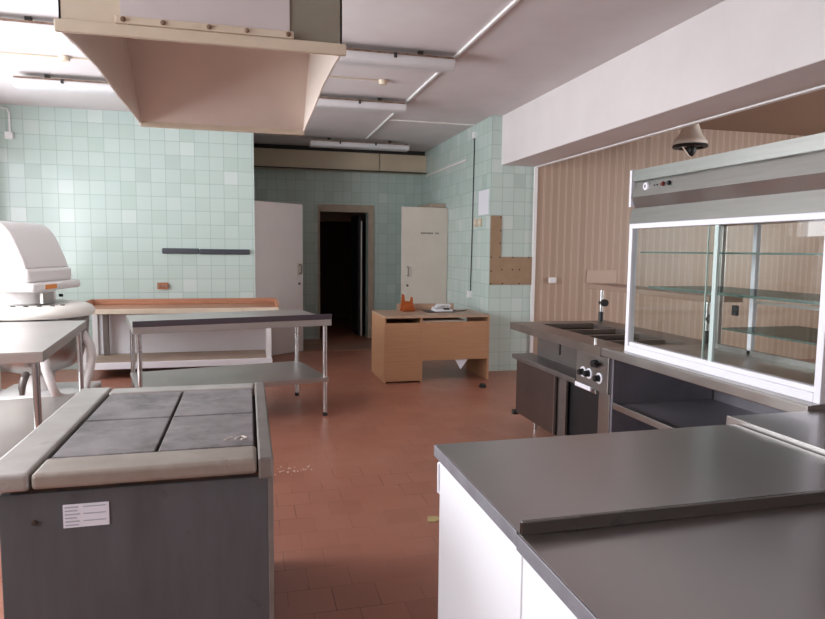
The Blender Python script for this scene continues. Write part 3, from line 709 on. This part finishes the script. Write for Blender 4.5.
for y, m in ((2.985, M['red']), (2.935, M['black'])):
    obj('indicator', MB().lathe([(0, -.012), (.010, -.012), (.013, 0), (0, 0)], on_panel(y, 1.84), 16, 'x'), m, cpn, smooth=True)
for y in (3.06, 3.035):
    obj('screw', MB().lathe([(0, -.004), (.004, -.004), (.004, 0)], on_panel(y, 1.84), 10, 'x'), M['gap'], cpn)
single('oval_tray', MB().lathe([(0, 0), (.36, 0), (.40, .012), (.42, .05), (.40, .05), (.37, .022), (0, .018)], (2.60, 2.47, 1.945), 48, sx=.32, sy=1), pbr('dark_tray', '1e1a1a', .5), 'dark oval tray lying on top of the display case hood', 'tray', smooth=True)

# pendant lamp beyond the beam
t = thing('pendant_lamp', 'old white dome lamp with black guard hanging behind the beam', 'lamp', (5.03, 6.6, 2.500))
LC = (5.03, 6.6)
obj('shade', MB().lathe([(.0, 2.97), (.085, 2.97), (.10, 2.93), (.125, 2.86), (.165, 2.80), (.19, 2.765), (.19, 2.735), (.175, 2.73), (.0, 2.76)], (*LC, 0), 36), M['shade'], t, smooth=True)
obj('guard_ring', MB().lathe([(.15, 2.73), (.192, 2.735), (.196, 2.71), (.185, 2.70), (.15, 2.70)], (*LC, 0), 36), M['black'], t, smooth=True)
obj('lamp_holder', MB().lathe([(0, 2.73), (.05, 2.725), (.06, 2.69), (.05, 2.65), (.025, 2.61), (0, 2.60)], (LC[0]+.02, LC[1], 0), 20), M['black'], t, smooth=True)
obj('guard_cone', MB().tube([(LC[0]-.15, LC[1]-.05, 2.71), (LC[0]-.02, LC[1], 2.62), (LC[0]+.02, LC[1], 2.60)], .008, 8), M['shade'], t, smooth=True)
obj('stem', MB().tube([(*LC, 2.96), (*LC, CZ)], .03, 12), M['shade'], t, smooth=True)

# ------------------------------------------------------------------ near white cabinets with steel worktops
def cabinet(label, x0, x1, y0, y1, up):
    t = thing('white_cabinet', label, 'cabinet', ((x0+x1)/2, (y0+y1)/2, 0), 0, 'white cabinets with steel worktops')
    obj('worktop', MB().box(x0+.004, x1, y0, y1, .832, .87), M['steel_top'], t, .003)
    obj('window_lit_edge', MB().box(x0, x0+.004, y0+.002, y1, .834, .8695), M['edge'], t, .001)  # same steel edge, coloured lighter as if catching the window
    obj('body', MB().box(x0+.014, x1-.03, y0+.003, y1-.02 if not up else y1-.004, .08, .832), M['cabinet'], t, .004)
    obj('plinth', MB().box(x0+.05, x1-.06, y0+.03, y1-.05, 0, .08), M['gap'], t)
    if up: obj('upstand', MB().box(x0+.006, x1, y1-.014, y1-.002, .87, .901), M['steel_edge'], t, .002)
    else:
        d = obj('door', MB().box(x0+.03, x0+.55, y1-.02, y1, .12, .82), M['cabinet'], t, .003)
        obj('door_handle', MB().tube([(x0+.036, y1, .81), (x0+.022, y1+.015, .80), (x0+.022, y1+.015, .71), (x0+.036, y1, .70)], .006, 8), M['alu'], d, smooth=True)
    return t
cabinet('white-sided cabinet with plain steel worktop beside the red floor', .56, 1.685, 1.245, 1.89, False)
cabinet('nearest white cabinet, its steel worktop with a dark raised back edge', .555, 1.685, .35, 1.235, True)
# steel side table with upright lip against the counter end
t = thing('side_worktop', 'steel worktop with thin bright edge between the white cabinets and the glass-case counter', 'worktop', (2.05, 1.25, 0))
obj('top', MB().box(1.700, 2.45, .5, 1.945, .848, .884), M['steel_top'], t, .003)
obj('edge_trim', MB().box(1.697, 1.706, .5, 1.947, .846, .886), M['steel'], t, .002)
obj('body', MB().box(1.74, 2.40, .55, 1.90, .1, .848), M['steel_dk'], t)
for x in (1.8, 2.33):
    for y in (.6, 1.83): obj('foot', MB().tube([(x, y, 0), (x, y, .1)], .02, 12), M['chrome'], t, smooth=True)

# ------------------------------------------------------------------ bits on the floor
single('paper_scrap', MB().prism([(.93, 3.24), (.97, 3.23), (1.01, 3.26), (1.0, 3.30), (.95, 3.31)], lambda a, b: (a, b, 0), lambda a, b: (a, b, .004)), M['yellow'], 'yellowed paper scrap on the red floor by the white cabinet', 'scrap')
single('rubber_cap', MB().lathe([(0, 0), (.035, 0), (.04, .015), (.03, .04), (0, .045)], (2.45, 6.44, 0), 16), M['rubber'], 'small black cap lying on the floor in front of the desk', 'cap', smooth=True)
cr = MB()
for i in range(34):
    x = .10+random.random()**1.5*.36; y = 4.2+random.gauss(0, .035)+.1*x; r = random.uniform(.002, .006)
    cr.box(x-r, x+r, y-r, y+r, 0, r)
single('plaster_crumbs', cr, M['crumb'], 'scatter of white plaster crumbs on floor right of the range', 'crumbs', kind='stuff')

# ------------------------------------------------------------------ light
W = bpy.data.worlds.new('World'); S.world = W; W.use_nodes = True
nt = W.node_tree
bg = nt.nodes['Background']
bg.inputs[0].default_value = (.86, .92, 1.0, 1); bg.inputs[1].default_value = 4.0
for i, (a, b) in enumerate(WINS):
    L = bpy.data.lights.new('window_daylight', 'AREA'); L.shape = 'RECTANGLE'
    L.size = b-a-.1; L.size_y = WZ1-WZ0-.1
    L.energy = (82, 170, 54)[i]; L.color = (.94, .975, 1.0)
    lo = bpy.data.objects.new('window_daylight', L); COL.objects.link(lo)
    lo.location = (XW-.28, (a+b)/2, (WZ0+WZ1)/2)
    lo.rotation_euler = (0, -PI/2, 0); 
    lo.rotation_euler = Matrix(((0, 0, -1), (1, 0, 0), (0, -1, 0))).to_euler()

L = bpy.data.lights.new('dining_daylight', 'AREA'); L.shape = 'RECTANGLE'; L.size = 4.3; L.size_y = 1.7; L.energy = 170
lo = bpy.data.objects.new('dining_daylight', L); COL.objects.link(lo); lo.location = (9.42, 2.75, 1.8)
lo.rotation_euler = Matrix(((0, 0, 1), (1, 0, 0), (0, 1, 0))).to_euler()

# ------------------------------------------------------------------ camera
R = [[0.9687372889380897, -0.01296682472230053, 0.24774972548420982], [-0.24786847382739416, -0.09266815282908657, 0.9643515091156976], [0.010453932435145747, -0.9956126128710233, -0.09298516219685385]]
cam = bpy.data.cameras.new('camera'); co = bpy.data.objects.new('camera', cam); COL.objects.link(co)
cam.sensor_fit = 'HORIZONTAL'; cam.sensor_width = 36; cam.lens = 36*640/825
cam.clip_start = .05
mw = Matrix.Identity(4)
for i in range(3):
    mw[i][0] = R[i][0]; mw[i][1] = -R[i][1]; mw[i][2] = -R[i][2]
mw[2][3] = 1.48
co.matrix_world = mw
S.camera = co
S.view_settings.view_transform = 'Standard'; S.view_settings.look = 'None'
S.view_settings.exposure = 0.15; S.view_settings.gamma = 1.0; S.view_settings.use_curve_mapping = False
S.cycles.max_bounces = 10; S.cycles.diffuse_bounces = 6; S.cycles.glossy_bounces = 5; S.cycles.transparent_max_bounces = 16
